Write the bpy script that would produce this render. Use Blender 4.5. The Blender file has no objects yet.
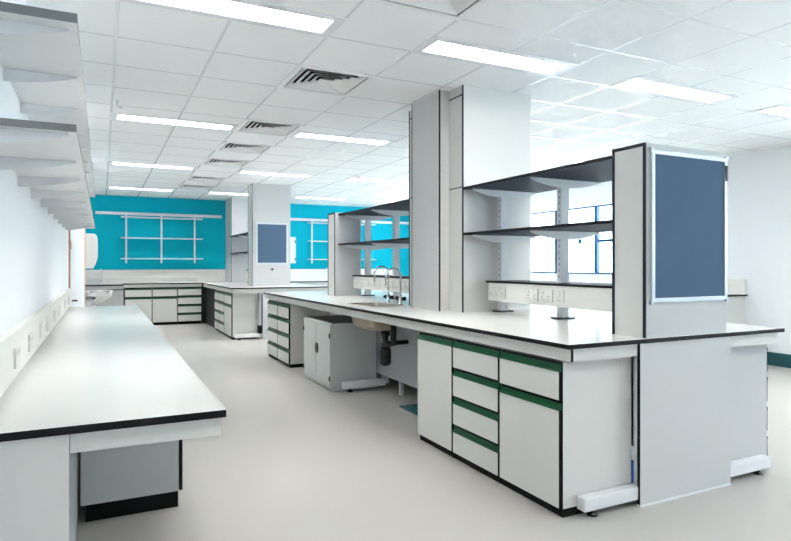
import bpy, bmesh, math, random
from mathutils import Vector, Matrix
random.seed(4)
S = bpy.context.scene
COL = S.collection
PI = math.pi

# ------------------------------------------------------------------ camera
cam_d = bpy.data.cameras.new('camera')
cam = bpy.data.objects.new('camera', cam_d)
COL.objects.link(cam)
cam.location = (0, 0, 1.301)
cam.rotation_euler = (PI / 2, 0, -math.radians(26.21))
cam_d.sensor_width = 36.0
cam_d.lens = 36.0 * 595.8 / 791.0
cam_d.shift_y = -(270.5 - 264.4) / 791.0
cam_d.clip_start = 0.05
cam_d.clip_end = 200
S.camera = cam

# ------------------------------------------------------------------ light
W = bpy.data.worlds.new('daylight')
S.world = W
W.use_nodes = True
bg = W.node_tree.nodes['Background']
SKY, UPLIGHT = 3.0, 7.5          # hazy sky; brighter lower half added to light the ceiling
_n, _l = W.node_tree.nodes, W.node_tree.links
_tc = _n.new('ShaderNodeTexCoord'); _sx = _n.new('ShaderNodeSeparateXYZ')
_mr = _n.new('ShaderNodeMapRange'); _mr.inputs[1].default_value = -.08; _mr.inputs[2].default_value = .08
_mr.inputs[3].default_value = UPLIGHT; _mr.inputs[4].default_value = SKY
_l.new(_tc.outputs['Generated'], _sx.inputs[0]); _l.new(_sx.outputs[2], _mr.inputs[0]); _l.new(_mr.outputs[0], bg.inputs[1])
bg.inputs[0].default_value = (0.78, 0.91, 1.0, 1)
LAMP = 26.0            # emission of the fluorescent diffusers
S.view_settings.view_transform = 'Standard'
S.view_settings.look = 'None'
S.view_settings.gamma = 1
S.view_settings.use_curve_mapping = False
S.view_settings.exposure = 1.26

# ------------------------------------------------------------------ materials
def srgb(r, g, b):
    f = lambda c: (c / 255 / 12.92) if c / 255 <= .04045 else ((c / 255 + .055) / 1.055) ** 2.4
    return (f(r), f(g), f(b), 1)

def mat(name, col, rough=.5, metal=0, noise=0.0, nscale=30, bump=0.0, spec=.5):
    m = bpy.data.materials.new(name)
    m.use_nodes = True
    nt = m.node_tree
    b = nt.nodes['Principled BSDF']
    b.inputs['Base Color'].default_value = col
    b.inputs['Roughness'].default_value = rough
    b.inputs['Metallic'].default_value = metal
    b.inputs['Specular IOR Level'].default_value = spec
    if noise or bump:
        tc = nt.nodes.new('ShaderNodeTexCoord')
        n = nt.nodes.new('ShaderNodeTexNoise')
        n.inputs['Scale'].default_value = nscale
        n.inputs['Detail'].default_value = 5
        nt.links.new(tc.outputs['Object'], n.inputs['Vector'])
        if noise:
            mx = nt.nodes.new('ShaderNodeMix')
            mx.data_type = 'RGBA'
            mx.inputs[6].default_value = tuple(c * (1 - noise) for c in col[:3]) + (1,)
            mx.inputs[7].default_value = tuple(min(1, c * (1 + noise)) for c in col[:3]) + (1,)
            nt.links.new(n.outputs['Fac'], mx.inputs[0])
            nt.links.new(mx.outputs[2], b.inputs['Base Color'])
        if bump:
            bp = nt.nodes.new('ShaderNodeBump')
            bp.inputs['Strength'].default_value = bump
            bp.inputs['Distance'].default_value = .002
            nt.links.new(n.outputs['Fac'], bp.inputs['Height'])
            nt.links.new(bp.outputs[0], b.inputs['Normal'])
    return m

M = {}
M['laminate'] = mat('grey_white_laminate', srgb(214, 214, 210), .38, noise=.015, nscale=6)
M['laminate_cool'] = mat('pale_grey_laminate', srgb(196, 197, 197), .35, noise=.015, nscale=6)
M['top'] = mat('white_worktop', srgb(226, 226, 222), .22, noise=.01, nscale=4)
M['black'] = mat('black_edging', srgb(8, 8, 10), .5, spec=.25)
M['edge'] = mat('dark_slate_edging', srgb(26, 38, 46), .5, spec=.3)
M['plinth'] = mat('black_plinth', srgb(8, 8, 9), .6, spec=.2)
M['green'] = mat('green_handle', srgb(4, 78, 46), .4)
M['white'] = mat('white_paint', srgb(232, 234, 236), .55, noise=.01, nscale=3)
M['wallwhite'] = mat('white_wall', srgb(243, 246, 249), .6, noise=.008, nscale=2)
M['teal'] = mat('teal_wall', srgb(0, 172, 194), .7, noise=.02, nscale=2, spec=.12)
M['plastic'] = mat('white_plastic', srgb(232, 231, 226), .4)
M['socket'] = mat('socket_plastic', srgb(222, 220, 214), .35)
M['metalwhite'] = mat('white_metal', srgb(226, 228, 230), .35)
M['steelgrey'] = mat('pale_grey_steel', srgb(196, 202, 200), .4)
M['chrome'] = mat('chrome', (.8, .82, .85, 1), .12, 1)
M['steel'] = mat('stainless', (.62, .58, .52, 1), .3, 1)
M['alu'] = mat('aluminium', srgb(205, 212, 218), .35, .4)
M['felt'] = mat('blue_felt', srgb(82, 105, 129), .95, noise=.10, nscale=90, bump=.3, spec=.1)
M['blackplastic'] = mat('black_plastic', srgb(18, 18, 20), .3)
M['timber'] = mat('timber_lipping', srgb(205, 140, 105), .5, noise=.1, nscale=20)
M['skirt'] = mat('teal_skirting', srgb(16, 78, 86), .5)
M['blue'] = mat('blue_film', srgb(40, 90, 180), .3)
M['ceramic'] = mat('white_ceramic', srgb(240, 240, 238), .15)
M['shelf'] = mat('grey_shelf', srgb(58, 70, 86), .55, noise=.01, spec=.1)
M['shelfboard'] = mat('white_shelf', srgb(222, 224, 224), .35)
M['shelfgrey'] = mat('grey_shelf_edge', srgb(120, 124, 126), .5)
M['slot'] = mat('slot_grey', srgb(165, 170, 174), .6)
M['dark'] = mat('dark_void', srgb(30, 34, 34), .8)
M['navy'] = mat('navy_window_frame', srgb(30, 84, 130), .4)
M['louvre'] = mat('louvre_white', srgb(225, 225, 225), .4)
M['grille'] = mat('grille_white', srgb(240, 241, 240), .5)
M['sinkshell'] = mat('sink_underside', srgb(200, 188, 168), .35, .3)
M['backpanel'] = mat('service_panel', srgb(190, 194, 198), .45)

def floor_mat():
    m = mat('vinyl_floor', srgb(182, 179, 174), .36, noise=.035, nscale=1.3, spec=.4)
    nt = m.node_tree
    b = nt.nodes['Principled BSDF']
    tc = nt.nodes.new('ShaderNodeTexCoord')
    n = nt.nodes.new('ShaderNodeTexNoise')
    n.inputs['Scale'].default_value = 220
    n.inputs['Detail'].default_value = 2
    nt.links.new(tc.outputs['Object'], n.inputs['Vector'])
    mx = nt.nodes.new('ShaderNodeMix')
    mx.data_type = 'RGBA'
    mx.blend_type = 'MULTIPLY'
    mx.inputs[0].default_value = .12
    src = b.inputs['Base Color'].links[0].from_socket
    nt.links.new(src, mx.inputs[6])
    nt.links.new(n.outputs['Fac'], mx.inputs[7])
    nt.links.new(mx.outputs[2], b.inputs['Base Color'])
    return m
M['floor'] = floor_mat()

GX0, GXP, GY0, GYP = .08, .625, 3.09, .62     # ceiling grid origin and pitch
def ceiling_mat():
    m = mat('ceiling_tiles', srgb(232, 233, 232), .7)
    nt = m.node_tree
    b = nt.nodes['Principled BSDF']
    tc = nt.nodes.new('ShaderNodeTexCoord')
    sx = nt.nodes.new('ShaderNodeSeparateXYZ')
    nt.links.new(tc.outputs['Object'], sx.inputs[0])
    def mth(op, a, b_=None, v=None):
        n = nt.nodes.new('ShaderNodeMath')
        n.operation = op
        nt.links.new(a, n.inputs[0])
        if b_ is not None: nt.links.new(b_, n.inputs[1])
        elif v is not None: n.inputs[1].default_value = v
        return n.outputs[0]
    def line(o, off, per):
        t = mth('SUBTRACT', o, v=off)
        t = mth('DIVIDE', t, v=per)
        t = mth('FRACT', mth('ADD', t, v=40.5))
        t = mth('ABSOLUTE', mth('SUBTRACT', t, v=.5))
        return mth('LESS_THAN', mth('MULTIPLY', t, v=per), v=.011)
    g = mth('MAXIMUM', line(sx.outputs[0], GX0, GXP), line(sx.outputs[1], GY0, GYP))
    ns = nt.nodes.new('ShaderNodeTexNoise')
    ns.inputs['Scale'].default_value = 120
    nt.links.new(tc.outputs['Object'], ns.inputs['Vector'])
    t0 = nt.nodes.new('ShaderNodeMix'); t0.data_type = 'RGBA'
    t0.inputs[6].default_value = srgb(240, 241, 240); t0.inputs[7].default_value = srgb(247, 248, 247)
    nt.links.new(ns.outputs['Fac'], t0.inputs[0])
    mx = nt.nodes.new('ShaderNodeMix'); mx.data_type = 'RGBA'
    nt.links.new(g, mx.inputs[0])
    nt.links.new(t0.outputs[2], mx.inputs[6])
    mx.inputs[7].default_value = srgb(236, 238, 240)
    nt.links.new(mx.outputs[2], b.inputs['Base Color'])
    r = nt.nodes.new('ShaderNodeMix')
    nt.links.new(g, r.inputs[0])
    r.inputs[2].default_value = .75
    r.inputs[3].default_value = .22
    nt.links.new(r.outputs[0], b.inputs['Roughness'])
    return m
M['ceiling'] = ceiling_mat()

def emit(name, col, s):
    m = bpy.data.materials.new(name)
    m.use_nodes = True
    nt = m.node_tree
    b = nt.nodes['Principled BSDF']
    b.inputs['Base Color'].default_value = (.9, .9, .9, 1)
    b.inputs['Emission Color'].default_value = col
    b.inputs['Emission Strength'].default_value = s
    return m
M['lamp'] = emit('lit_diffuser', (1.0, .98, .95, 1), LAMP)

def glass():
    m = bpy.data.materials.new('window_glass')
    m.use_nodes = True
    nt = m.node_tree
    nt.nodes.remove(nt.nodes['Principled BSDF'])
    o = nt.nodes['Material Output']
    t = nt.nodes.new('ShaderNodeBsdfTransparent')
    t.inputs[0].default_value = (.94, .97, .98, 1)
    g = nt.nodes.new('ShaderNodeBsdfGlossy')
    g.inputs['Roughness'].default_value = .02
    x = nt.nodes.new('ShaderNodeMixShader')
    x.inputs[0].default_value = .06
    nt.links.new(t.outputs[0], x.inputs[1]); nt.links.new(g.outputs[0], x.inputs[2])
    nt.links.new(x.outputs[0], o.inputs[0])
    return m
M['glass'] = glass()

# ------------------------------------------------------------------ mesh builder
class MB:
    def __init__(self):
        self.v = []; self.f = []; self.mi = []; self.mats = []; self.smooth = []
    def slot(self, m):
        if m not in self.mats: self.mats.append(m)
        return self.mats.index(m)
    def quad(self, pts, m):
        k = len(self.v)
        self.v += [tuple(p) for p in pts]
        self.f.append(tuple(range(k, k + len(pts)))); self.mi.append(self.slot(m)); self.smooth.append(False)
    def box(self, x0, x1, y0, y1, z0, z1, m, faces=None):
        """faces: dict of '-x','+x','-y','+y','-z','+z' -> another material"""
        faces = faces or {}
        k = len(self.v)
        self.v += [(x0,y0,z0),(x1,y0,z0),(x1,y1,z0),(x0,y1,z0),(x0,y0,z1),(x1,y0,z1),(x1,y1,z1),(x0,y1,z1)]
        for n, q in (('-z',(0,3,2,1)),('+z',(4,5,6,7)),('-y',(0,1,5,4)),('+x',(1,2,6,5)),('+y',(2,3,7,6)),('-x',(3,0,4,7))):
            self.f.append(tuple(k + i for i in q)); self.mi.append(self.slot(faces.get(n, m))); self.smooth.append(False)
        return self
    def tube(self, pts, r, m, n=12, caps=True):
        pts = [Vector(p) for p in pts]
        rr = r if isinstance(r, (list, tuple)) else [r] * len(pts)
        k = len(self.v); s = self.slot(m)
        up = None
        for i, p in enumerate(pts):
            d = ((pts[min(i + 1, len(pts) - 1)] - pts[max(i - 1, 0)])).normalized()
            if up is None:
                up = Vector((0, 0, 1)) if abs(d.z) < .9 else Vector((1, 0, 0))
            a = d.cross(up)
            if a.length < 1e-4: a = d.cross(Vector((0, 1, 0)))
            a.normalize(); b = d.cross(a).normalized(); up = a.cross(d) if abs(a.cross(d).length) > .1 else up
            for j in range(n):
                t = 2 * PI * j / n
                self.v.append(tuple(p + (a * math.cos(t) + b * math.sin(t)) * rr[i]))
        for i in range(len(pts) - 1):
            for j in range(n):
                a0 = k + i * n + j; a1 = k + i * n + (j + 1) % n
                self.f.append((a0, a1, a1 + n, a0 + n)); self.mi.append(s); self.smooth.append(True)
        if caps:
            self.f.append(tuple(k + j for j in range(n))[::-1]); self.mi.append(s); self.smooth.append(False)
            e = k + (len(pts) - 1) * n
            self.f.append(tuple(e + j for j in range(n))); self.mi.append(s); self.smooth.append(False)
        return self
    def lathe(self, prof, c, m, n=24):
        """prof: list of (r, z) around a vertical axis at c"""
        k = len(self.v); s = self.slot(m)
        for r, z in prof:
            for j in range(n):
                t = 2 * PI * j / n
                self.v.append((c[0] + r * math.cos(t), c[1] + r * math.sin(t), c[2] + z))
        for i in range(len(prof) - 1):
            for j in range(n):
                a0 = k + i * n + j; a1 = k + i * n + (j + 1) % n
                self.f.append((a0, a1, a1 + n, a0 + n)); self.mi.append(s); self.smooth.append(True)
        self.f.append(tuple(k + j for j in range(n))[::-1]); self.mi.append(s); self.smooth.append(False)
        e = k + (len(prof) - 1) * n
        self.f.append(tuple(e + j for j in range(n))); self.mi.append(s); self.smooth.append(False)
        return self
    def prism(self, poly, axis, a0, a1, m):
        """poly in the two other axes (x->(y,z), y->(x,z), z->(x,y)), extruded along axis"""
        def P(p, a):
            return {'x': (a, p[0], p[1]), 'y': (p[0], a, p[1]), 'z': (p[0], p[1], a)}[axis]
        k = len(self.v); n = len(poly); s = self.slot(m)
        self.v += [P(p, a0) for p in poly] + [P(p, a1) for p in poly]
        self.f.append(tuple(range(k, k + n))); self.mi.append(s); self.smooth.append(False)
        self.f.append(tuple(range(k + n, k + 2 * n))[::-1]); self.mi.append(s); self.smooth.append(False)
        for i in range(n):
            j = (i + 1) % n
            self.f.append((k + i, k + j, k + n + j, k + n + i)); self.mi.append(s); self.smooth.append(False)
        return self
    def build(self, name, parent=None, origin=(0, 0, 0), bevel=0):
        me = bpy.data.meshes.new(name)
        o = Vector(origin)
        me.from_pydata([tuple(Vector(p) - o) for p in self.v], [], self.f)
        for m in self.mats: me.materials.append(m)
        me.polygons.foreach_set('material_index', self.mi)
        me.polygons.foreach_set('use_smooth', self.smooth)
        bm = bmesh.new(); bm.from_mesh(me)
        bmesh.ops.recalc_face_normals(bm, faces=bm.faces)
        if bevel:
            es = [e for e in bm.edges if len(e.link_faces) == 2 and e.calc_face_angle(0) > .6]
            bmesh.ops.bevel(bm, geom=es, offset=bevel, segments=2, affect='EDGES', profile=.6)
        bm.to_mesh(me); bm.free()
        ob = bpy.data.objects.new(name, me)
        COL.objects.link(ob)
        if parent is not None: ob.parent = parent
        return ob

def tag(o, label, cat, group=None, kind=None):
    if label: o['label'] = label
    if cat: o['category'] = cat
    if group: o['group'] = group
    if kind: o['kind'] = kind
    return o

class Thing:
    """an Empty at the thing's base; parts are given in world coordinates unless local"""
    def __init__(self, name, label, cat, loc, rotz=0, group=None, local=False):
        o = bpy.data.objects.new(name, None)
        COL.objects.link(o)
        o.empty_display_size = .1
        o.location = loc
        o.rotation_euler = (0, 0, rotz)
        tag(o, label, cat, group)
        self.o = o
        self.org = (0, 0, 0) if local else loc
    def part(self, name, mb, parent=None, bevel=0, label=None):
        p = mb.build(name, parent or self.o, self.org, bevel)
        if label: p['label'] = label
        return p
    def box(self, name, b, m, parent=None, bevel=0, faces=None, label=None):
        return self.part(name, MB().box(*b, m, faces), parent, bevel, label)

def struct(name, mb):
    o = mb.build(name)
    o['kind'] = 'structure'
    return o

# ------------------------------------------------------------------ room shell
XL, XR, YF, YB, ZC = -.39, 7.75, -2.6, 14.35, 2.80
struct('floor', MB().box(XL - .2, XR + .2, YF - .2, YB + .2, -.08, 0, M['floor']))

# lights and vents sit in holes in the ceiling grid
LX = [GX0, GX0 + 3 * GXP, GX0 + 6 * GXP, GX0 + 9 * GXP]
LY = [GY0 + GYP / 2 + 3.1 * k for k in range(-1, 4)]
LIGHTS = [(x, y) for y in LY for x in LX]
VX = GX0 + 2 * GXP
def gy(k): return GY0 + GYP * k
VENTS = [gy(-1), gy(2), gy(5), gy(7), gy(9), gy(12), gy(14)]
def make_ceiling():
    mb = MB()
    xs = [XL - .2] + [GX0 + GXP * k for k in range(0, 13)] + [XR + .2]
    ys = [YF - .2]; k = -17
    while GY0 + k * GYP / 2 < YB:
        y = GY0 + k * GYP / 2
        if y > YF: ys.append(y)
        k += 1
    ys.append(YB + .2)
    for i in range(len(xs) - 1):
        for j in range(len(ys) - 1):
            cx, cy = (xs[i] + xs[i + 1]) / 2, (ys[j] + ys[j + 1]) / 2
            hole = any(lx < cx < lx + 2 * GXP and ly < cy < ly + GYP / 2 for lx, ly in LIGHTS)
            hole = hole or any(VX < cx < VX + GXP and vy < cy < vy + GYP for vy in VENTS)
            if not hole:
                mb.quad([(xs[i], ys[j], ZC), (xs[i], ys[j + 1], ZC), (xs[i + 1], ys[j + 1], ZC), (xs[i + 1], ys[j], ZC)], M['ceiling'])
    o = struct('ceiling', mb)
    bm = bmesh.new(); bm.from_mesh(o.data); bmesh.ops.remove_doubles(bm, verts=bm.verts, dist=1e-4)
    for f in bm.faces:
        if f.normal.z > 0: f.normal_flip()
    bm.to_mesh(o.data); bm.free()
make_ceiling()

# left wall with the door opening at its far part
DY0, DY1, DZ = 8.80, 9.72, 2.06
w = MB()
w.box(XL - .15, XL, YF, DY0, 0, ZC, M['wallwhite'])
w.box(XL - .15, XL, DY1, YB, 0, ZC, M['wallwhite'])
w.box(XL - .15, XL, DY0, DY1, DZ, ZC, M['wallwhite'])
struct('wall_left', w)
c = MB()
c.box(XL - .9, XL - .85, DY0 - .4, DY1 + .4, 0, 2.4, M['wallwhite'])
c.box(XL - .85, XL - .15, DY0 - .4, DY0 - .35, 0, 2.4, M['wallwhite'])
c.box(XL - .85, XL - .15, DY1 + .35, DY1 + .4, 0, 2.4, M['wallwhite'])
c.box(XL - .85, XL - .15, DY0 - .35, DY1 + .35, 2.35, 2.4, M['wallwhite'])
struct('wall_corridor', c)
struct('wall_back', MB().box(XL - .15, XR + .2, YB, YB + .15, 0, ZC, M['teal']))
WZ0, WZ1 = 1.13, 2.34
struct('wall_front', MB().box(XL - .15, XR + .2, YF - .15, YF, 0, ZC, M['wallwhite']))
# right wall with a strip of windows, plus unseen near windows added for daylight
WZ0, WZ1 = 1.13, 2.34
WY = [6.84 + 1.03 * k for k in range(7)]
w = MB()
ADDED_WY = [-2.2 + 1.03 * k for k in range(6)]
w.box(XR, XR + .2, YF, ADDED_WY[0], 0, ZC, M['wallwhite'])
w.box(XR, XR + .2, ADDED_WY[-1], WY[0], 0, ZC, M['wallwhite'])
w.box(XR, XR + .2, ADDED_WY[0], ADDED_WY[-1], 0, WZ0, M['wallwhite'])
w.box(XR, XR + .2, ADDED_WY[0], ADDED_WY[-1], WZ1, ZC, M['wallwhite'])
w.box(XR, XR + .2, WY[-1], YB, 0, ZC, M['wallwhite'])
w.box(XR, XR + .2, WY[0], WY[-1], 0, WZ0, M['wallwhite'])
w.box(XR, XR + .2, WY[0], WY[-1], WZ1, ZC, M['wallwhite'])
struct('wall_right', w)
SPANS = [(WY[k], WY[k + 1]) for k in range(6)] + [(ADDED_WY[k], ADDED_WY[k + 1]) for k in range(5)]
for k in range(11):
    y0, y1 = SPANS[k][0] + .002, SPANS[k][1] - .002
    f = MB()
    t = .03
    f.box(XR + .06, XR + .12, y0, y0 + t, WZ0, WZ1, M['navy'])
    f.box(XR + .06, XR + .12, y1 - t, y1, WZ0, WZ1, M['navy'])
    f.box(XR + .06, XR + .12, y0 + t, y1 - t, WZ0, WZ0 + t, M['navy'])
    f.box(XR + .06, XR + .12, y0 + t, y1 - t, WZ1 - t, WZ1, M['navy'])
    if k in (0, 3):
        f.box(XR + .06, XR + .12, y0 + t, y1 - t, 1.69, 1.74, M['navy'])
    o = f.build('window_%d' % (k + 1)); o['kind'] = 'structure'  # numbers past the first strip are the added unseen windows
    MB().box(XR + .086, XR + .094, y0 + t, y1 - t, WZ0 + t, WZ1 - t, M['glass']).build('pane', o)
    if k == 1:
        MB().box(XR + .035, XR + .06, 8.20, 8.28, 1.68, 1.76, M['navy']).build('window_handle', o)
struct('trim_1', MB().box(XR - .03, XR + .06, WY[0], WY[-1], WZ0 - .025, WZ0, M['white']))
struct('baseboard_right', MB().box(XR - .015, XR, YF, 5.05, 0, .17, M['skirt']))
struct('baseboard_front', MB().box(XL + .02, XR - .02, YF, YF + .015, 0, .17, M['skirt']))

# the door, standing ajar, hinged on its near jamb
d = MB()
d.box(XL - .15, XL + .015, DY0 - .05, DY0, 0, DZ + .05, M['timber'])
d.box(XL - .15, XL + .015, DY1, DY1 + .05, 0, DZ + .05, M['timber'])
d.box(XL - .15, XL + .015, DY0, DY1, DZ, DZ + .05, M['timber'])
dr = d.build('door_1'); dr['kind'] = 'structure'
lf = MB().box(-.022, .022, .012, .89, .01, DZ - .01, M['white'], {'-y': M['timber'], '+y': M['timber']})
leaf = lf.build('door_leaf', dr)
leaf.location = (XL - .005, DY0 + .005, 0); leaf.rotation_euler = (0, 0, -math.radians(10))
MB().box(.022, .024, .845, .89, .01, DZ - .01, M['timber']).build('lipping', leaf)
h = MB()
for z in (.3, 1.55, 1.85):
    h.box(.02, .035, .0, .02, z - .05, z + .05, M['steel'])
h.build('hinge', leaf)

# ------------------------------------------------------------------ ceiling lights and vents
def make_light(x, y, label):
    w, dp = 2 * GXP, GYP / 2
    t = Thing('ceiling_light', label, 'ceiling light', (x + w / 2, y + dp / 2, ZC), group='recessed ceiling strip lights', local=True)
    a, b = w / 2 + .008, dp / 2 + .008
    f = MB()
    i, j = a - .065, b - .055
    z0, z1 = -.006, .06
    f.box(-a, a, -b, -j, z0, -.0005, M['metalwhite']); f.box(-a, a, j, b, z0, -.0005, M['metalwhite'])
    f.box(-a, -i, -j, j, z0, -.0005, M['metalwhite']); f.box(i, a, -j, j, z0, -.0005, M['metalwhite'])
    f.box(-a, a, -b, b, z1, z1 + .01, M['metalwhite'])
    f.box(-a, a, -b, -b + .005, 0, z1, M['metalwhite']); f.box(-a, a, b - .005, b, 0, z1, M['metalwhite'])
    f.box(-a, -a + .005, -b, b, 0, z1, M['metalwhite']); f.box(a - .005, a, -b, b, 0, z1, M['metalwhite'])
    t.part('frame', f)
    dm = MB()
    e = .040
    dm.quad([(-i, -j, e), (-i, j, e), (i, j, e), (i, -j, e)], M['lamp'])
    for q in ([(-i, -j), (i, -j)], [(i, -j), (i, j)], [(i, j), (-i, j)], [(-i, j), (-i, -j)]):
        dm.quad([(*q[0], -.004), (*q[1], -.004), (*q[1], e), (*q[0], e)], M['metalwhite'])
    t.part('diffuser', dm, label='glowing white diffuser')
    lv = MB()
    for q in (-.6 * j, -.2 * j, .2 * j, .6 * j): lv.box(-i, i, q - .0015, q + .0015, .0, .038, M['louvre'])
    nb = 15
    for k in range(1, nb):
        q = -i + 2 * i * k / nb
        lv.box(q - .001, q + .001, -j, j, .004, .036, M['louvre'])
    t.part('louvre', lv, label='fine white louvre grid')
    return t.o

across = ['over the left aisle', 'in line with the island column', 'right of the island', 'beside the right wall']
names = ['above the camera', 'first row from the camera', 'second row from the camera', 'third row from the camera', 'last row before the teal wall']
proto = None
def dup(root, loc, label=None):
    r = root.copy(); COL.objects.link(r); r.location = loc
    if label: r['label'] = label
    for ch in list(root.children):
        c = ch.copy(); COL.objects.link(c); c.parent = r
        for g in ch.children:
            d_ = g.copy(); COL.objects.link(d_); d_.parent = c
    return r
for iy, y in enumerate(LY):
    for ix, x in enumerate(LX):
        lab = 'recessed strip light, %s, %s' % (names[iy], across[ix])
        if proto is None: proto = make_light(x, y, lab)
        else: dup(proto, (x + GXP, y + GYP / 4, ZC), lab)

def make_vent(y, label):
    t = Thing('ceiling_vent', label, 'air vent', (VX + GXP / 2, y + GYP / 2, ZC), group='square ceiling air vents', local=True)
    a = GXP / 2 + .008
    b = a - .045
    f = MB()
    f.box(-a, a, -a, -b, -.008, -.0005, M['grille']); f.box(-a, a, b, a, -.008, -.0005, M['grille'])
    f.box(-a, -b, -b, b, -.008, -.0005, M['grille']); f.box(b, a, -b, b, -.008, -.0005, M['grille'])
    t.part('frame', f)
    hb = MB()
    hb.box(-a, a, -a, a, .12, .126, M['dark'])
    for s in (-1, 1):
        hb.box(min(s * b, s * a), max(s * b, s * a), -a, a, .005, .12, M['dark'])
        hb.box(-b, b, min(s * b, s * a), max(s * b, s * a), .005, .12, M['dark'])
    t.part('housing', hb, label='dark inside of the vent')
    n = 5
    for k in range(n):
        ro = b - .012 - k * (b - .03) / n
        ri = ro - .047
        if ri < .01: ri = .01
        zo, zi = -.005, .020
        lm = MB()
        for e in range(4):
            c0 = [(-1, -1), (1, -1), (1, 1), (-1, 1)][e]; c1 = [(1, -1), (1, 1), (-1, 1), (-1, -1)][e]
            lm.quad([(c0[0] * ro, c0[1] * ro, zo), (c1[0] * ro, c1[1] * ro, zo), (c1[0] * ri, c1[1] * ri, zi), (c0[0] * ri, c0[1] * ri, zi)], M['grille'])
            lm.quad([(c0[0] * (ro + .002), c0[1] * (ro + .002), zo + .002), (c1[0] * (ro + .002), c1[1] * (ro + .002), zo + .002), (c1[0] * ri, c1[1] * ri, zi + .003), (c0[0] * ri, c0[1] * ri, zi + .003)], M['grille'])
        t.part('louvre', lm)
    return t.o
vl = ['square white air vent nearest the camera, at the top edge of the ceiling', 'large black-and-white air vent beside the nearest lit strip light', 'air vent just short of the second row of strip lights', 'air vent just past the second row of strip lights', 'small air vent midway between the second and third light rows', 'air vent just past the third row of strip lights', 'farthest air vent, just short of the last light row']
pv = None
for y, l in zip(VENTS, vl):
    if pv is None: pv = make_vent(y, l)
    else: dup(pv, (VX + GXP / 2, y + GYP / 2, ZC), l)

t = Thing('ceiling_hook', 'small white hook hanging from the ceiling above the left shelves', 'hook', (.12, 6.0, ZC))
t.box('base', (.1, .14, 5.98, 6.02, ZC - .012, ZC), M['metalwhite'])
t.part('hook', MB().tube([(.12, 6.0, ZC - .01), (.12, 6.0, ZC - .04), (.13, 6.0, ZC - .06), (.15, 6.0, ZC - .07), (.165, 6.0, ZC - .055)], .007, M['steelgrey'], 8))
tag(MB().lathe([(.055, 0), (.055, -.015), (.04, -.035), (.015, -.04)], (3.9, 9.3, ZC), M['plastic']).build('smoke_detector'), 'small round white detector on the ceiling near the far strip light', 'detector')

# ------------------------------------------------------------------ cabinets
def cabinet(name, label, cat, loc, rotz, w, d, cols, h0=.06, h1=.80, group=None, gap=.008, body=None):
    """local frame: x along the front, front faces -y at y=0, depth +y. cols: list of (x0, x1, [(kind, share)...])"""
    body = body or M['laminate']
    t = Thing(name, label, cat, loc, rotz, group, local=True)
    t.box('body', (0, w, .02, d, h0, h1), body, faces={'-y': M['black']})  # black edging, also painted-in shade for the recess above each handle
    t.box('plinth', (.004, w - .004, .022, d - .02, 0, h0), M['plinth'])
    H = h1 - h0
    for x0, x1, items in cols:
        z = h1
        for kind, share in items:
            zt, zb = z, z - H * share
            hh = .042
            a0, a1 = x0 + gap, x1 - gap
            p = t.box(kind, (a0, a1, 0, .02, zb + .004, zt - hh - .008), body, faces={'-x': M['black'], '+x': M['black']})
            hm = MB()
            hm.box(a0, a1, .008, .02, zt - hh - .008, zt - .016, M['green'])
            hm.box(a0, a1, -.004, .008, zt - hh - .008, zt - hh + .000, M['green'])
            hm.box(a0, a1, -.004, -.001, zt - hh + .000, zt - hh + .008, M['green'])
            t.part('handle', hm, p, label='green channel handle')
            z = zb
    return t

D4 = [('drawer', .25)] * 4
DD = [('drawer', .265), ('door', .735)]
# ================================================================== ISLAND BENCH
IX0, IX1, IY0, IY1 = 2.081, 3.843, 2.276, 8.552
SX0, SX1, SY0, SY1 = 2.26, 2.60, 5.12, 5.70        # sink cut-out
t = Thing('lab_bench', 'long central island bench with glossy white worktop and black edge', 'lab bench', (2.96, 5.4, 0))
ISL = t
def top_with_hole(x0, x1, y0, y1, hx0, hx1, hy0, hy1, z0, z1):
    mb = MB()
    O = [(x0, y0), (x1, y0), (x1, y1), (x0, y1)]; I = [(hx0, hy0), (hx1, hy0), (hx1, hy1), (hx0, hy1)]
    for k in range(4):
        j = (k + 1) % 4
        mb.quad([(*O[k], z1), (*O[j], z1), (*I[j], z1), (*I[k], z1)], M['top'])
        mb.quad([(*O[k], z0), (*I[k], z0), (*I[j], z0), (*O[j], z0)], M['laminate'])
        mb.quad([(*O[k], z0), (*O[j], z0), (*O[j], z1), (*O[k], z1)], M['black'])
        mb.quad([(*I[k], z0), (*I[k], z1), (*I[j], z1), (*I[j], z0)], M['black'])
    return mb
t.part('worktop', top_with_hole(IX0, IX1, IY0, IY1, SX0, SX1, SY0, SY1, .877, .9))
t.box('front_apron', (IX0 + .035, IX0 + .053, IY0 + .025, IY1 - .02, .808, .877), M['laminate'], faces={'-y': M['black']})
t.box('rear_apron', (IX1 - .053, IX1 - .035, IY0 + .025, IY1 - .02, .808, .877), M['laminate'])
t.box('end_apron', (IX0 + .053, 2.583, IY0 + .025, IY0 + .043, .808, .877), M['laminate'])
t.box('end_apron', (3.33, IX1 - .053, IY0 + .025, IY0 + .043, .808, .877), M['laminate'])
t.box('end_apron', (IX0 + .053, IX1 - .053, IY1 - .04, IY1 - .022, .808, .877), M['laminate'])
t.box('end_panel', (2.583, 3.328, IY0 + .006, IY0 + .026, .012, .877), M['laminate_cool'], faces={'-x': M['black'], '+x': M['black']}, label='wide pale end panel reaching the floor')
t.box('end_panel_trim', (2.583, 3.328, IY0 + .004, IY0 + .026, 0, .012), M['metalwhite'], label='bright white strip at the foot of the end panel')
t.box('end_panel', (2.583, 3.328, IY1 - .04, IY1 - .022, .005, .808), M['laminate_cool'])
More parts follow.
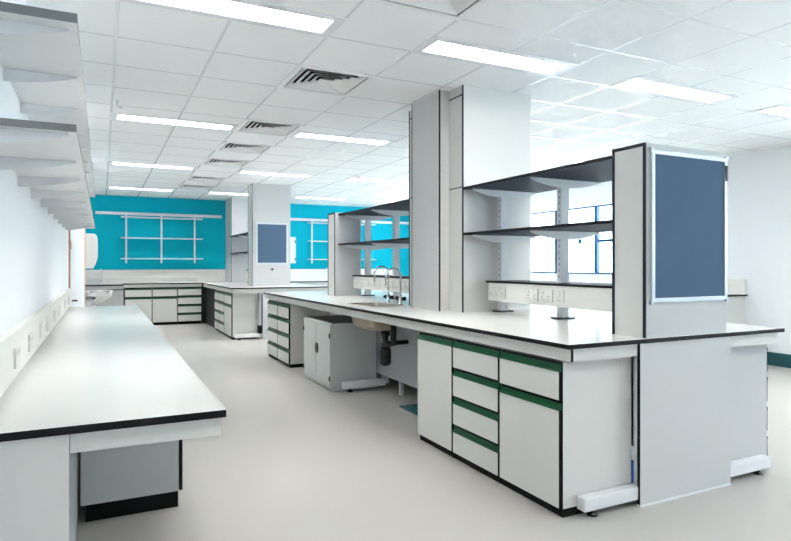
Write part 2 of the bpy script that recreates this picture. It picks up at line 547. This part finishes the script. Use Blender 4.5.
def c_frame(y, x0, x1, post=True):
    m = MB()
    lo, hi = min(x0, x1), max(x0, x1)
    m.box(lo, hi, y - .03, y + .03, .035, .105, M['metalwhite'])
    p = t.part('foot_bar', m, bevel=.006)
    f = MB(); e = x0 + (.08 if x1 > x0 else -.08)
    f.lathe([(.028, 0), (.028, .01), (.010, .014), (.010, .036)], (e, y, 0), M['blackplastic'], 14)
    t.part('levelling_foot', f, p, label='black levelling foot')
    if post:
        t.box('post', (x1 - .03, x1 + .03, y - .025, y + .025, .06, .877), M['metalwhite'])
c_frame(2.325, 2.205, 2.64)
c_frame(2.325, 3.735, 3.30)
c_frame(5.665, 2.19, 2.665)
c_frame(8.43, 2.19, 2.665)
t.box('protective_film', (2.607, 2.652, 2.352, 2.366, .105, .225), M['blue'], label='strip of blue protective film beside the foot bar')
sp = MB()
sp.box(2.62, 2.64, 3.95, 7.25, .15, .877, M['backpanel'])
t.part('service_panel', sp, label='grey service panel under the worktop behind the sink')
sp = MB()
sp.box(3.28, 3.30, 2.34, 8.4, .05, .877, M['backpanel'])
t.part('service_panel', sp)
for y in (4.60, 5.30, 6.9):
    t.box('service_leg', (2.655, 2.69, y - .018, y + .018, 0, .30), M['metalwhite'])

FX = 2.10
cabinet('base_cabinet', 'base cabinet with one drawer over a door at the island corner nearest the camera', 'cabinet', (FX, 2.885, 0), -PI / 2, .523, .505, [(0, .523, DD)], h0=.045)
cabinet('base_cabinet', 'base cabinet with four green-handled drawers, middle of the three near the island corner', 'cabinet', (FX, 3.407, 0), -PI / 2, .520, .54, [(0, .520, D4)], h0=.045)
cabinet('base_cabinet', 'single-door base cabinet beside the open space under the island sink', 'cabinet', (FX, 3.900, 0), -PI / 2, .491, .54, [(0, .491, [('door', 1.0)])], h0=.045)
cabinet('drawer_unit', 'double column of green-handled drawers at the far end of the island', 'drawer unit', (FX, 8.385, 0), -PI / 2, 1.09, .50, [(0, .545, D4), (.545, 1.09, D4)], h0=.045)
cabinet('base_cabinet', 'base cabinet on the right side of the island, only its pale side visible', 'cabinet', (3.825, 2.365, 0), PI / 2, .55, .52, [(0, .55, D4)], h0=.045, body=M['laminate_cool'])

# grey steel cupboard under the island
t = Thing('steel_cupboard', 'low pale grey two-door steel cupboard standing under the island bench', 'cupboard', (2.34, 6.2, 0))
cy0, cy1, cx0, cx1 = 5.74, 6.64, 2.085, 2.60
t.box('body', (cx0 + .02, cx1, cy0, cy1, .0, .695), M['steelgrey'], bevel=.004)
t.box('top_mat', (cx0 + .03, cx1 - .01, cy0 + .01, cy1 - .01, .695, .701), M['blackplastic'], label='black top')
ym = (cy0 + cy1) / 2
d1 = t.box('door', (cx0, cx0 + .02, cy0 + .006, ym - .002, .035, .685), M['steelgrey'], bevel=.003)
d2 = t.box('door', (cx0, cx0 + .02, ym + .002, cy1 - .006, .035, .685), M['steelgrey'], bevel=.003)
for dd, yy in ((d1, cy0 + .008), (d2, cy1 - .03)):
    for z in (.13, .57):
        t.box('hinge', (cx0 - .008, cx0 + .0, yy, yy + .022, z - .025, z + .025), M['blackplastic'], dd)
hm = MB()
n = 20
hm.prism([(ym - .03 + .045 * math.cos(2 * PI * k / n), .40 + .055 * math.sin(2 * PI * k / n)) for k in range(n)], 'x', cx0 - .010, cx0, M['blackplastic'])
t.part('latch', hm, d1, label='black oval latch')

# sink with trap
t = Thing('sink', 'steel sink bowl set into the island worktop with black bottle trap below', 'sink', (2.42, 5.4, .66))
m = MB()
a, b = (SX0, SX1, SY0, SY1), (SX0 - .018, SX1 + .018, SY0 - .018, SY1 + .018)
def ring(q, z): return [(q[0], q[2], z), (q[1], q[2], z), (q[1], q[3], z), (q[0], q[3], z)]
def bridge(m, r0, r1, mt):
    for k in range(4):
        j = (k + 1) % 4
        m.quad([r0[k], r0[j], r1[j], r1[k]], mt)
ins = (SX0 + .006, SX1 - .006, SY0 + .006, SY1 - .006)
bot = (SX0 + .03, SX1 - .03, SY0 + .03, SY1 - .03)
def rr(q, r, z, n=6):
    out = []
    for cx, cy, a0 in ((q[1] - r, q[2] + r, -90), (q[1] - r, q[3] - r, 0), (q[0] + r, q[3] - r, 90), (q[0] + r, q[2] + r, 180)):
        for k in range(n + 1):
            a = math.radians(a0 + 90 * k / n)
            out.append((cx + r * math.cos(a), cy + r * math.sin(a), z))
    return out
def loft(m, rings, mt, cap=True):
    for r0, r1 in zip(rings, rings[1:]):
        for k in range(len(r0)):
            j = (k + 1) % len(r0)
            m.quad([r0[k], r0[j], r1[j], r1[k]], mt); m.smooth[-1] = True
    if cap: m.quad(rings[-1], mt)
def ins(d): return (SX0 + d, SX1 - d, SY0 + d, SY1 - d)
loft(m, [rr(b, .06, .9005), rr(b, .06, .905), rr(ins(.006), .05, .904), rr(ins(.012), .06, .80), rr(ins(.03), .08, .70), rr(ins(.07), .08, .668)], M['steel'])
loft(m, [rr(ins(.002), .03, .898), rr(ins(.006), .06, .80), rr(ins(.022), .085, .70), rr(ins(.062), .09, .662)], M['sinkshell'])
t.part('bowl', m)
m = MB()
tx, ty = 2.45, 5.20
m.lathe([(.045, 0), (.058, -.03), (.058, -.15), (.048, -.155), (.048, -.02)][:3] + [(.040, -.17), (.012, -.18)], (tx, ty, .50), M['blackplastic'], 20)
m.tube([(tx, ty, .661), (tx, ty, .495)], .028, M['blackplastic'])
m.lathe([(.045, 0), (.045, .05)], (tx, ty, .61), M['blackplastic'], 18)
m.lathe([(.05, 0), (.05, .035)], (tx, ty, .50), M['blackplastic'], 18)
m.tube([(tx, ty - .02, .545), (tx, ty - .11, .545), (tx + .02, ty - .14, .545), (tx + .02, ty - .14, .78)], .028, M['blackplastic'])
m.tube([(tx + .02, ty - .14, .56), (2.62, ty - .14, .56)], .022, M['blackplastic'])
t.part('bottle_trap', m, label='black plastic bottle trap')

def lab_tap(x, y, label, z=.9, h=.36, s=1, reach=.16):
    t = Thing('lab_tap', label, 'tap', (x, y, z))
    m = MB()
    m.lathe([(.030, 0), (.030, .012), (.018, .02), (.016, .09)], (x, y, z), M['chrome'], 16)
    t.part('base', m)
    pts = [(x, y, z + .08), (x, y, z + h - .07)]
    for k in range(1, 9):
        a = PI * k / 8
        pts.append((x - s * reach / 2 * (1 - math.cos(a)), y, z + h - .07 + .07 * math.sin(a)))
    pts.append((x - s * reach, y, z + h - .16))
    t.part('spout', MB().tube(pts, .009, M['chrome'], 10))
    for sg in (-1, 1):
        m = MB()
        m.tube([(x, y, z + .06), (x, y + sg * .06, z + .06)], .012, M['chrome'], 10)
        m.tube([(x, y + sg * .055, z + .06), (x, y + sg * .09, z + .065)], .02, M['blackplastic'], 12)
        t.part('handle', m, label='black tap handle')
    return t.o
lab_tap(2.665, 5.30, 'tall chrome swan-neck tap behind the island sink, nearer the column', h=.36)
lab_tap(2.665, 5.58, 'tall chrome swan-neck tap behind the island sink, farther from the column', h=.38)

tag(MB().box(2.43, 2.66, 4.52, 4.86, 0, .012, M['skirt']).build('floor_plate'), 'dark teal plate lying on the floor under the sink beside the single-door cabinet', 'floor plate')

# ------------------------------------------------------------------ island column
CX0, CX1, CY0, CY1 = 2.70, 3.405, 4.208, 5.18
t = Thing('boxed_column', 'full-height pale boxed column rising from the middle of the island', 'column', (3.05, 4.7, .9))
m = MB()
m.box(CX0, CX1, CY0, CY1, .9, ZC, M['laminate'])
t.part('casing', m)
def strips(t, parent, bs, m, name='edging', label='dark edging strip'):
    for b in bs: t.box(name, b, m, parent)
ex = CX0 - .003
strips(t, None, [(ex, CX0 + .004, CY0 - .002, CY0 + .014, .9, ZC)], M['edge'])
strips(t, None, [(ex, CX0 + .004, CY1 - .014, CY1 + .002, .9, ZC)], M['edge'])
strips(t, None, [(ex, CX0, CY0 + .014, CY1 - .014, 2.715, 2.725)], M['edge'], 'panel_joint')
strips(t, None, [(ex, CX0, CY0 + .014, CY1 - .014, 1.944, 1.952)], M['edge'], 'panel_joint')
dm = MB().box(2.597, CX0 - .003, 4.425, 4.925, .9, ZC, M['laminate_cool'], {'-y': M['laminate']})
du = t.part('duct_casing', dm, label='shallow grey duct casing on the column front')
t.box('edging', (2.594, 2.607, 4.421, 4.429, .9, ZC), M['edge'], du)
t.box('edging', (2.594, 2.607, 4.921, 4.929, .9, ZC), M['edge'], du)

# ------------------------------------------------------------------ boxed ends with pinboard
def boxed_end(label, x0, x1, y0, y1, z0, z1, edge_w=.018, near=True):
    t = Thing('boxed_end', label, 'end panel', ((x0 + x1) / 2, (y0 + y1) / 2, z0))
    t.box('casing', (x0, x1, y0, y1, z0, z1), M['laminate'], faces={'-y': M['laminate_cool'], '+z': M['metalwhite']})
    for b in ((x0 - .003, x0 + .003, y0 - .001, y0 + edge_w, z0, z1 + .001), (x0 - .003, x0 + .003, y1 - edge_w, y1 + .001, z0, z1 + .001),
              (x0 - .003, x0 + .003, y0 + edge_w, y1 - edge_w, z1 - edge_w, z1 + .001)):
        t.box('edging', b, M['edge'])
    return t
boxed_end('white dark-edged boxed end on the island end nearest the camera, behind the large pinboard', 2.645, 3.315, 2.30, 2.535, .9, 1.963)
boxed_end('white boxed end closing the far island shelves, beyond the sink', 2.66, 3.02, 7.15, 7.41, .9, 1.963)

def pinboard(label, x0, x1, y, z0, z1, fw=.028, hang=True):
    t = Thing('pinboard', label, 'pinboard', ((x0 + x1) / 2, y, z0))
    t.box('felt', (x0 + fw, x1 - fw, y - .012, y - .001, z0 + fw, z1 - fw), M['felt'])
    m = MB()
    m.box(x0, x1, y - .018, y - .001, z0, z0 + fw, M['alu']); m.box(x0, x1, y - .018, y - .001, z1 - fw, z1, M['alu'])
    m.box(x0, x0 + fw, y - .018, y - .001, z0 + fw, z1 - fw, M['alu']); m.box(x1 - fw, x1, y - .018, y - .001, z0 + fw, z1 - fw, M['alu'])
    t.part('frame', m, label='aluminium frame')
    for xx, zz in ((x0, z0), (x1, z0), (x0, z1), (x1, z1)):
        t.box('corner_cap', (xx - .008, xx + .008, y - .020, y - .001, zz - .012, zz + .012), M['alu'])
    return t
t = pinboard('large blue felt pinboard in an aluminium frame on the near end of the island', 2.675, 3.30, 2.30, 1.095, 1.925, .022)
t.box('clip', (3.283, 3.295, 2.276, 2.283, 1.79, 1.88), M['blackplastic'], label='black clip on the right side of the frame')

# ------------------------------------------------------------------ reagent shelves on the island
def lens(cx, half, z, drop, n=14):
    """curved bracket outline (x, z): flat top, bowed bottom"""
    pts = [(cx - half, z), (cx - half, z - .012)]
    for k in range(1, n):
        u = -1 + 2 * k / n
        pts.append((cx + half * u, z - .012 - drop * (1 - u * u)))
    pts += [(cx + half, z - .012), (cx + half, z)]
    return pts
def reagent_shelf(label, xc, x0, x1, y0, y1, posts, zs, drop=.05, zlow=.9, thick=.02):
    t = Thing('reagent_shelf', label, 'shelf', (xc, (y0 + y1) / 2, zlow))
    for z in zs:
        t.box('shelf_board', (x0, x1, y0, y1, z - thick, z), M['shelf'], faces={'-x': M['black'], '+x': M['black'], '-y': M['black'], '+y': M['black']})
    for py in posts:
        m = MB()
        m.box(xc - .035, xc + .035, py - .025, py + .025, zlow + .012, max(zs) - thick - .002, M['metalwhite'])
        p = t.part('upright', m)
        s = MB(); z = zlow + .30
        k = 0
        while z < max(zs) - .06:
            s.box(xc - .0365, xc - .0345, py - .005, py + .005, z, z + .02, M['slot'])
            z += .045
        t.part('slot_row', s, p, label='row of dark slots')
        t.box('base_plate', (xc - .075, xc + .075, py - .05, py + .05, zlow + .0005, zlow + .012), M['blackplastic'], p, label='black base plate')
        for z in zs:
            t.part('bracket', MB().prism(lens(xc, (x1 - x0) / 2 - .03, z - thick - .001, drop), 'y', py - .032, py - .026, M['metalwhite']))
    return t
def sockets(t, body, x, spots, z0, z1, face=-1):
    for y0, y1, nr in spots:
        m = MB()
        m.box(x - .009, x, y0, y1, z0, z1, M['socket'])
        o = t.part('socket', m, body, bevel=.002)
        wv = (y1 - y0) / nr
        for k in range(nr):
            c = y0 + wv * (k + .5)
            t.part('switch', MB().box(x - .0125, x - .009, c - .012, c + .012, z1 - .035, z1 - .015, M['plastic']), o)
            rk = MB()
            rk.box(x - .0095, x - .0088, c - .004, c + .004, z0 + .036, z0 + .043, M['black'])
            rk.box(x - .0095, x - .0088, c - .014, c - .008, z0 + .018, z0 + .023, M['black'])
            rk.box(x - .0095, x - .0088, c + .008, c + .014, z0 + .018, z0 + .023, M['black'])
            t.part('pin_holes', rk, o)
def trunk(label, x0, x1, y0, y1, z0, z1, spots, name='service_trunking', cap=True):
    t = Thing(name, label, 'trunking', ((x0 + x1) / 2, (y0 + y1) / 2, z0))
    b = t.box('body', (x0, x1, y0, y1, z0, z1), M['plastic'], bevel=.003)
    if cap: t.box('top_cover', (x0 - .012, x1 + .012, y0, y1 + .02, z1, z1 + .016), M['black'], label='black top cover')
    sockets(t, b, x0, spots, z0 + .028, z1 - .03)
    return t
reagent_shelf('two-tier black-edged shelf on white uprights between the column and the near pinboard', 3.06, 2.70, 3.41, 2.54, 4.203, (3.41, 4.145), (1.945, 1.565))
reagent_shelf('two-tier black-edged shelf above the island sink, beyond the column', 3.06, 2.70, 3.41, 5.185, 7.145, (6.20, 7.02), (1.945, 1.565))
trunk('white socket trunking with black top under the near island shelf', 2.885, 3.215, 2.541, 4.11, 1.0, 1.15, [(3.95, 4.095, 2), (3.87, 3.94, 1), (3.475, 3.62, 2), (3.315, 3.46, 2), (3.20, 3.30, 1)])
trunk('white socket trunking with black top behind the island sink taps', 2.885, 3.215, 5.19, 7.08, 1.0, 1.15, [(5.45 + .16 * k, 5.585 + .16 * k, 2) for k in range(10)])

# ================================================================== LEFT WALL BENCH (desk height)
BZ = .75
bx1 = .422
t = Thing('wall_bench', 'long desk-height white bench with black edge along the left wall', 'bench', (0, 5.4, 0))
t.box('worktop', (XL + .002, bx1, 2.31, 8.72, BZ - .028, BZ), M['top'], faces={'-x': M['black'], '+x': M['black'], '-y': M['black'], '+y': M['black'], '-z': M['laminate']})
t.box('end_apron', (-.10, bx1 - .012, 2.355, 2.375, BZ - .105, BZ - .028), M['laminate'], faces={'+x': M['edge'], '-x': M['edge']})
t.box('front_apron', (bx1 - .032, bx1 - .012, 2.375, 8.66, BZ - .105, BZ - .028), M['laminate'])
t.box('end_panel', (XL + .002, -.102, 2.34, 2.362, 0, BZ - .028), M['laminate'], faces={'+x': M['edge'], '-x': M['edge']})
t.box('modesty_panel', (-.130, -.112, 2.364, 8.6, .0, BZ - .03), M['backpanel'])
t.box('end_panel', (XL + .002, bx1 - .04, 8.64, 8.66, 0, BZ - .105), M['laminate'])
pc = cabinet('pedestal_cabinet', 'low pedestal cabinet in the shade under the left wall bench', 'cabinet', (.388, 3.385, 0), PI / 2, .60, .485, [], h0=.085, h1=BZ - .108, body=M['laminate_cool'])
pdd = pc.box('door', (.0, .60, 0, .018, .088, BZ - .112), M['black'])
pc.box('door_knob', (.02, .06, -.022, 0, .40, .43), M['plastic'], pdd, label='small white knob')

def wall_shelf(label, zu, y0, y1, ys, th=.026):
    t = Thing('wall_shelf', label, 'shelf', (-.24, (y0 + y1) / 2, zu))
    t.box('shelf_board', (XL + .002, -.080, y0, y1, zu, zu + th), M['shelfboard'], faces={'-y': M['shelfgrey'], '+x': M['shelfgrey']})
    x0, x1 = XL + .002, -.105
    n = 10
    poly = [(x0, zu - .001)] + [(x0, zu - .055)]
    for k in range(1, n + 1):
        u = k / n
        poly.append((x0 + (x1 - x0) * u, zu - .001 - .008 - .046 * (1 - u ** 1.8)))
    poly.append((x1, zu - .001))
    for y in ys:
        t.part('bracket', MB().prism(poly, 'y', y, y + .006, M['metalwhite']))
    return t
wall_shelf('upper long white shelf on curved brackets along the left wall', 2.158, 2.40, 8.52, [2.47 + .62 * k for k in range(10)], .034)
wall_shelf('lower long white shelf on curved brackets above the left bench', 1.757, 2.33, 8.52, [2.37 + .62 * k for k in range(10)])
t = Thing('dado_trunking', 'white socket trunking running along the left wall just above the bench', 'trunking', (XL + .05, 5, .79))
b = t.box('body', (XL + .002, XL + .04, 2.0, 8.70, .79, 1.0), M['plastic'], bevel=.003)
for y in (3.10, 3.66, 4.30, 4.75, 5.5, 6.1, 7.0, 7.8):
    m = MB().box(XL + .04, XL + .05, y, y + .15, .84, .93, M['socket'])
    o = t.part('socket', m, b, bevel=.002)
    for q in (.04, .11): t.box('switch', (XL + .05, XL + .054, y + q - .012, y + q + .012, .895, .915), M['plastic'], o)
t.part('outlet_knob', MB().lathe([(.035, 0), (.035, .012), (.02, .02)], (XL + .075, 8.62, .83), M['blackplastic'], 16), label='black outlet knob at the far end')

# ================================================================== BACK RUN OF BENCHES
t = Thing('back_bench', 'white worktop with black edge along the teal back wall', 'worktop', (1.2, 14.0, .8))
fe = {'-x': M['black'], '+x': M['black'], '-y': M['black']}
BF = 13.62
PX0, PX1, PY0 = 1.968, 3.73, 10.30
t.box('worktop', (.40, 1.966, BF, YB - .002, .877, .9), M['top'], faces=fe)
t.box('front_apron', (.40, 1.966, BF + .02, BF + .04, .815, .877), M['laminate'])
t.box('upstand', (XL + .002, PX0 - .002, YB - .034, YB - .024, .88, 1.0), M['laminate'])
tag(MB().box(XL + .002, 2.595, YB - .022, YB - .002, .901, 1.185, M['plastic']).build('splashback'), 'white splashback under the teal wall paint, left of the pier', 'splashback')
t = Thing('sink_worktop', 'lower grey sink counter in the far left corner beside the basin', 'worktop', (0, 14, .8))
t.box('worktop', (XL + .002, .395, BF + .02, YB - .032, .855, .88), M['top'], faces=fe)
t.box('front_panel', (XL + .002, .395, BF + .04, BF + .06, 0, .855), M['laminate_cool'])
t.box('front_rail', (-.19, .395, BF + .032, BF + .04, .765, .785), M['black'], label='black rail')
cabinet('base_cabinet', 'drawer-over-door cabinet at the left end of the back bench, beside the sink counter', 'cabinet', (.42, BF + .045, 0), 0, .53, .60, [(.0, .53, DD)], h0=.06, h1=.812)
cabinet('base_cabinet', 'drawer-over-door cabinet in the middle of the back bench', 'cabinet', (.955, BF + .045, 0), 0, .505, .60, [(0, .505, DD)], h0=.06, h1=.812)
cabinet('drawer_unit', 'four-drawer unit at the right end of the back bench, beside the dark corner', 'drawer unit', (1.465, BF + .045, 0), 0, .50, .60, [(0, .50, D4)], h0=.06, h1=.812)
t2 = Thing('wall_tap', 'slim chrome tap on the sink counter in the far left corner', 'tap', (-.05, 14.2, .88))
t2.part('spout', MB().tube([(-.02, 14.2, .88), (-.02, 14.2, 1.17), (-.02, 14.16, 1.2), (-.02, 14.08, 1.2), (-.02, 14.05, 1.17)], .012, M['chrome'], 10))
t2.part('base', MB().lathe([(.03, 0), (.03, .03)], (-.02, 14.2, .88), M['chrome'], 14))

# peninsula in front of the teal wall
PX0, PX1, PY0 = 1.968, 3.73, 10.30
t = Thing('peninsula_bench', 'white bench with black edge projecting from the back wall behind the island', 'lab bench', (2.85, 12, 0))
ISL2 = t
t.box('worktop', (PX0, PX1, PY0, YB - .002, .877, .9), M['top'], faces=fe)
t.box('front_apron', (PX0 + .03, PX0 + .048, PY0 + .02, BF, .808, .877), M['laminate'])
t.box('end_apron', (PX0 + .048, PX1 - .05, PY0 + .02, PY0 + .038, .808, .877), M['laminate'])
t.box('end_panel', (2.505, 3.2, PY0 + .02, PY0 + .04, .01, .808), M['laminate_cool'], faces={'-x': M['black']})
t.box('service_panel', (2.60, 2.62, PY0 + .05, BF, .05, .877), M['backpanel'])
t.box('corner_shade', (1.966, 2.06, BF + .06, BF + .08, 0, .877), M['dark'])  # dark sheets stand in for the shade of the open knee recess
t.box('corner_shade', (2.06, 2.08, 12.20, BF + .5, 0, .877), M['dark'], label='dark panel standing in for shade in the open corner under the bench')
m = MB().box(2.04, 2.50, PY0 + .06, PY0 + .12, .035, .10, M['metalwhite'])
p = t.part('foot_bar', m, bevel=.006)
t.part('levelling_foot', MB().lathe([(.028, 0), (.028, .01), (.010, .014), (.010, .036)], (2.12, PY0 + .09, 0), M['blackplastic'], 12), p, label='black levelling foot')
t.box('post', (2.455, 2.49, PY0 + .05, PY0 + .13, .0, .808), M['backpanel'])
t.box('post_foot', (2.44, 2.50, PY0 + .045, PY0 + .135, .10, .24), M['plinth'], label='black block on the post')
cabinet('base_cabinet', 'drawer-over-door cabinet at the near corner of the far peninsula bench', 'cabinet', (2.0, 11.17, 0), -PI / 2, .70, .46, [(0, .70, DD)], h0=.045)
cabinet('drawer_unit', 'four-drawer unit in the middle of the far peninsula bench', 'drawer unit', (2.0, 11.685, 0), -PI / 2, .512, .46, [(0, .512, D4)], h0=.045)
cabinet('drawer_unit', 'four-drawer unit of the far peninsula bench, nearest the dark corner', 'drawer unit', (2.0, 12.20, 0), -PI / 2, .512, .46, [(0, .512, D4)], h0=.045)

t = Thing('boxed_column', 'slim full-height boxed column with a pinboard on the far peninsula bench', 'column', (2.85, 11.2, .9))
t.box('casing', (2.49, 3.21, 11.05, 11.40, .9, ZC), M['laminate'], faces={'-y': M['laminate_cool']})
t.box('edging', (2.487, 2.493, 11.045, 11.065, .9, ZC), M['edge'])
t.box('edging', (2.487, 2.493, 11.385, 11.402, .9, ZC), M['edge'])
t.part('lock', MB().tube([(2.86, 11.05, 1.21), (2.86, 11.035, 1.21)], .022, M['blackplastic'], 12), label='small black lock')
pinboard('small blue felt pinboard on the slim column of the far peninsula bench', 2.555, 3.16, 11.05, 1.30, 2.08, .03)
t = Thing('boxed_pier', 'pale boxed pier against the teal back wall at the end of the peninsula', 'column', (2.85, 14, .9))
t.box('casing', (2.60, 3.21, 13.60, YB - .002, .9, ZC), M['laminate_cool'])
t.box('edging', (2.597, 2.603, 13.597, 13.612, .9, ZC), M['edge'])
reagent_shelf('two-tier shelf between the slim column and the pier on the far peninsula', 2.88, 2.56, 3.19, 11.405, 13.595, (12.0, 12.9), (1.935, 1.555))
trunk('white trunking with black top under the far peninsula shelf', 2.70, 3.02, 11.41, 12.5, 1.03, 1.175, [(12.2, 12.35, 2), (11.9, 12.05, 2)])

# bench under the teal wall right of the peninsula
t = Thing('back_bench', 'worktop along the teal wall to the right of the peninsula', 'worktop', (5.4, 14, .8))
t.box('worktop', (PX1 + .002, 7.04, BF, YB - .002, .877, .9), M['top'], faces=fe)
t.box('front_panel', (PX1 + .002, 7.04, BF + .05, BF + .07, 0, .877), M['laminate'])
tag(MB().box(3.215, 7.04, YB - .022, YB - .002, .901, 1.185, M['plastic']).build('splashback'), 'white splashback on the back wall to the right of the pier', 'splashback')
lab_tap(5.12, 14.0, 'small tap on the back bench against the teal wall, right of the pier', h=.32)

def wall_rail(label, x0, x1, z):
    tag(MB().box(x0, x1, YB - .06, YB - .002, z - .03, z + .03, M['metalwhite']).build('wall_rail'), label, 'rail')
wall_rail('white rail across the teal wall left of the pier', -.13, 2.515, 2.415)
wall_rail('white rail across the teal wall right of the pier', 3.22, 7.6, 2.415)
def wall_rack(label, posts, x0, x1, zs):
    t = Thing('wall_rack', label, 'shelf', ((x0 + x1) / 2, YB - .05, 1.34))
    for px in posts:
        t.box('upright', (px - .017, px + .017, YB - .085, YB - .062, 1.33, 2.42), M['metalwhite'])
    for z in zs:
        t.box('shelf_board', (x0, x1, YB - .32, YB - .086, z - .018, z), M['metalwhite'])
    return t
wall_rack('empty white three-tier rack on the teal wall left of the pier', (.47, 1.19, 1.90), .36, 2.05, (2.335, 1.885, 1.435))
wall_rack('empty white three-tier rack on the teal wall right of the pier', (4.70, 5.45, 6.2), 4.58, 6.35, (2.335, 1.885, 1.435))
t = Thing('electrical_cabinet', 'white electrical cabinet with black latch on the teal wall right of the column', 'cabinet', (4.1, 14.25, 1.3))
t.box('body', (3.80, 4.26, YB - .17, YB - .03, 1.33, 1.97), M['metalwhite'])
dd = t.box('door', (3.81, 4.25, YB - .185, YB - .171, 1.34, 1.96), M['metalwhite'])
t.box('latch', (4.02, 4.09, YB - .20, YB - .185, 1.62, 1.70), M['blackplastic'], dd, label='black latch')
for z in (1.43, 1.86): t.box('hinge', (4.225, 4.245, YB - .195, YB - .185, z - .03, z + .03), M['blackplastic'], dd)

# basin and towel dispenser in the far left corner
t = Thing('hand_basin', 'white ceramic hand basin on the left wall beside the sink counter', 'basin', (-.1, 12.9, .7))
m = MB()
prof = []
n = 20
def oval(rx, ry, z, cx=-.10): return [(cx + rx * math.cos(2 * PI * k / n), 12.9 + ry * math.sin(2 * PI * k / n), z) for k in range(n)]
rings = [oval(.12, .12, .52, -.2), oval(.21, .19, .58, -.16), oval(.275, .235, .68), oval(.285, .25, .765), oval(.285, .25, .80), oval(.25, .22, .80), oval(.22, .19, .70), oval(.10, .10, .62)]
for r0, r1 in zip(rings, rings[1:]):
    for k in range(n):
        j = (k + 1) % n
        m.quad([r0[k], r0[j], r1[j], r1[k]], M['ceramic']); m.smooth[-1] = True
m.quad(rings[-1], M['ceramic']); m.quad(rings[0], M['ceramic'])
bo = t.part('bowl', m)
bm = bmesh.new(); bm.from_mesh(bo.data); bmesh.ops.remove_doubles(bm, verts=bm.verts, dist=1e-4); bm.to_mesh(bo.data); bm.free()
t.box('pedestal', (XL + .002, -.12, 12.82, 12.98, .0, .56), M['ceramic'])
t = Thing('towel_dispenser', 'white rounded paper towel dispenser on the left wall above the basin', 'dispenser', (-.25, 13.2, 1.2))
m = MB()
poly = [(XL + .002, 1.22), (-.16, 1.22), (-.12, 1.30), (-.08, 1.45), (-.08, 1.80), (-.10, 1.87), (-.14, 1.90), (XL + .002, 1.90)]
m.prism(poly, 'y', 13.0, 13.35, M['plastic'])
t.part('body', m, bevel=.01)
t.box('window', (-.135, -.120, 13.02, 13.33, 1.265, 1.295), M['blackplastic'], label='dark slot at the bottom')

# ------------------------------------------------------------------ right wall bench under the windows
t = Thing('window_bench', 'white bench with black edge along the right wall under the windows', 'bench', (7.4, 9.3, 0))
t.box('worktop', (7.05, XR - .002, 5.07, YB - .002, .877, .9), M['top'], faces={'-x': M['black'], '-y': M['black']})
t.box('end_panel', (7.09, XR - .002, 5.10, 5.12, 0, .877), M['laminate'], faces={'-x': M['edge']})
t.box('front_panel', (7.10, 7.12, 5.12, YB - .05, 0, .877), M['laminate'])
t.box('splashback', (XR - .04, XR - .002, 5.09, YB - .03, .9, 1.10), M['plastic'])
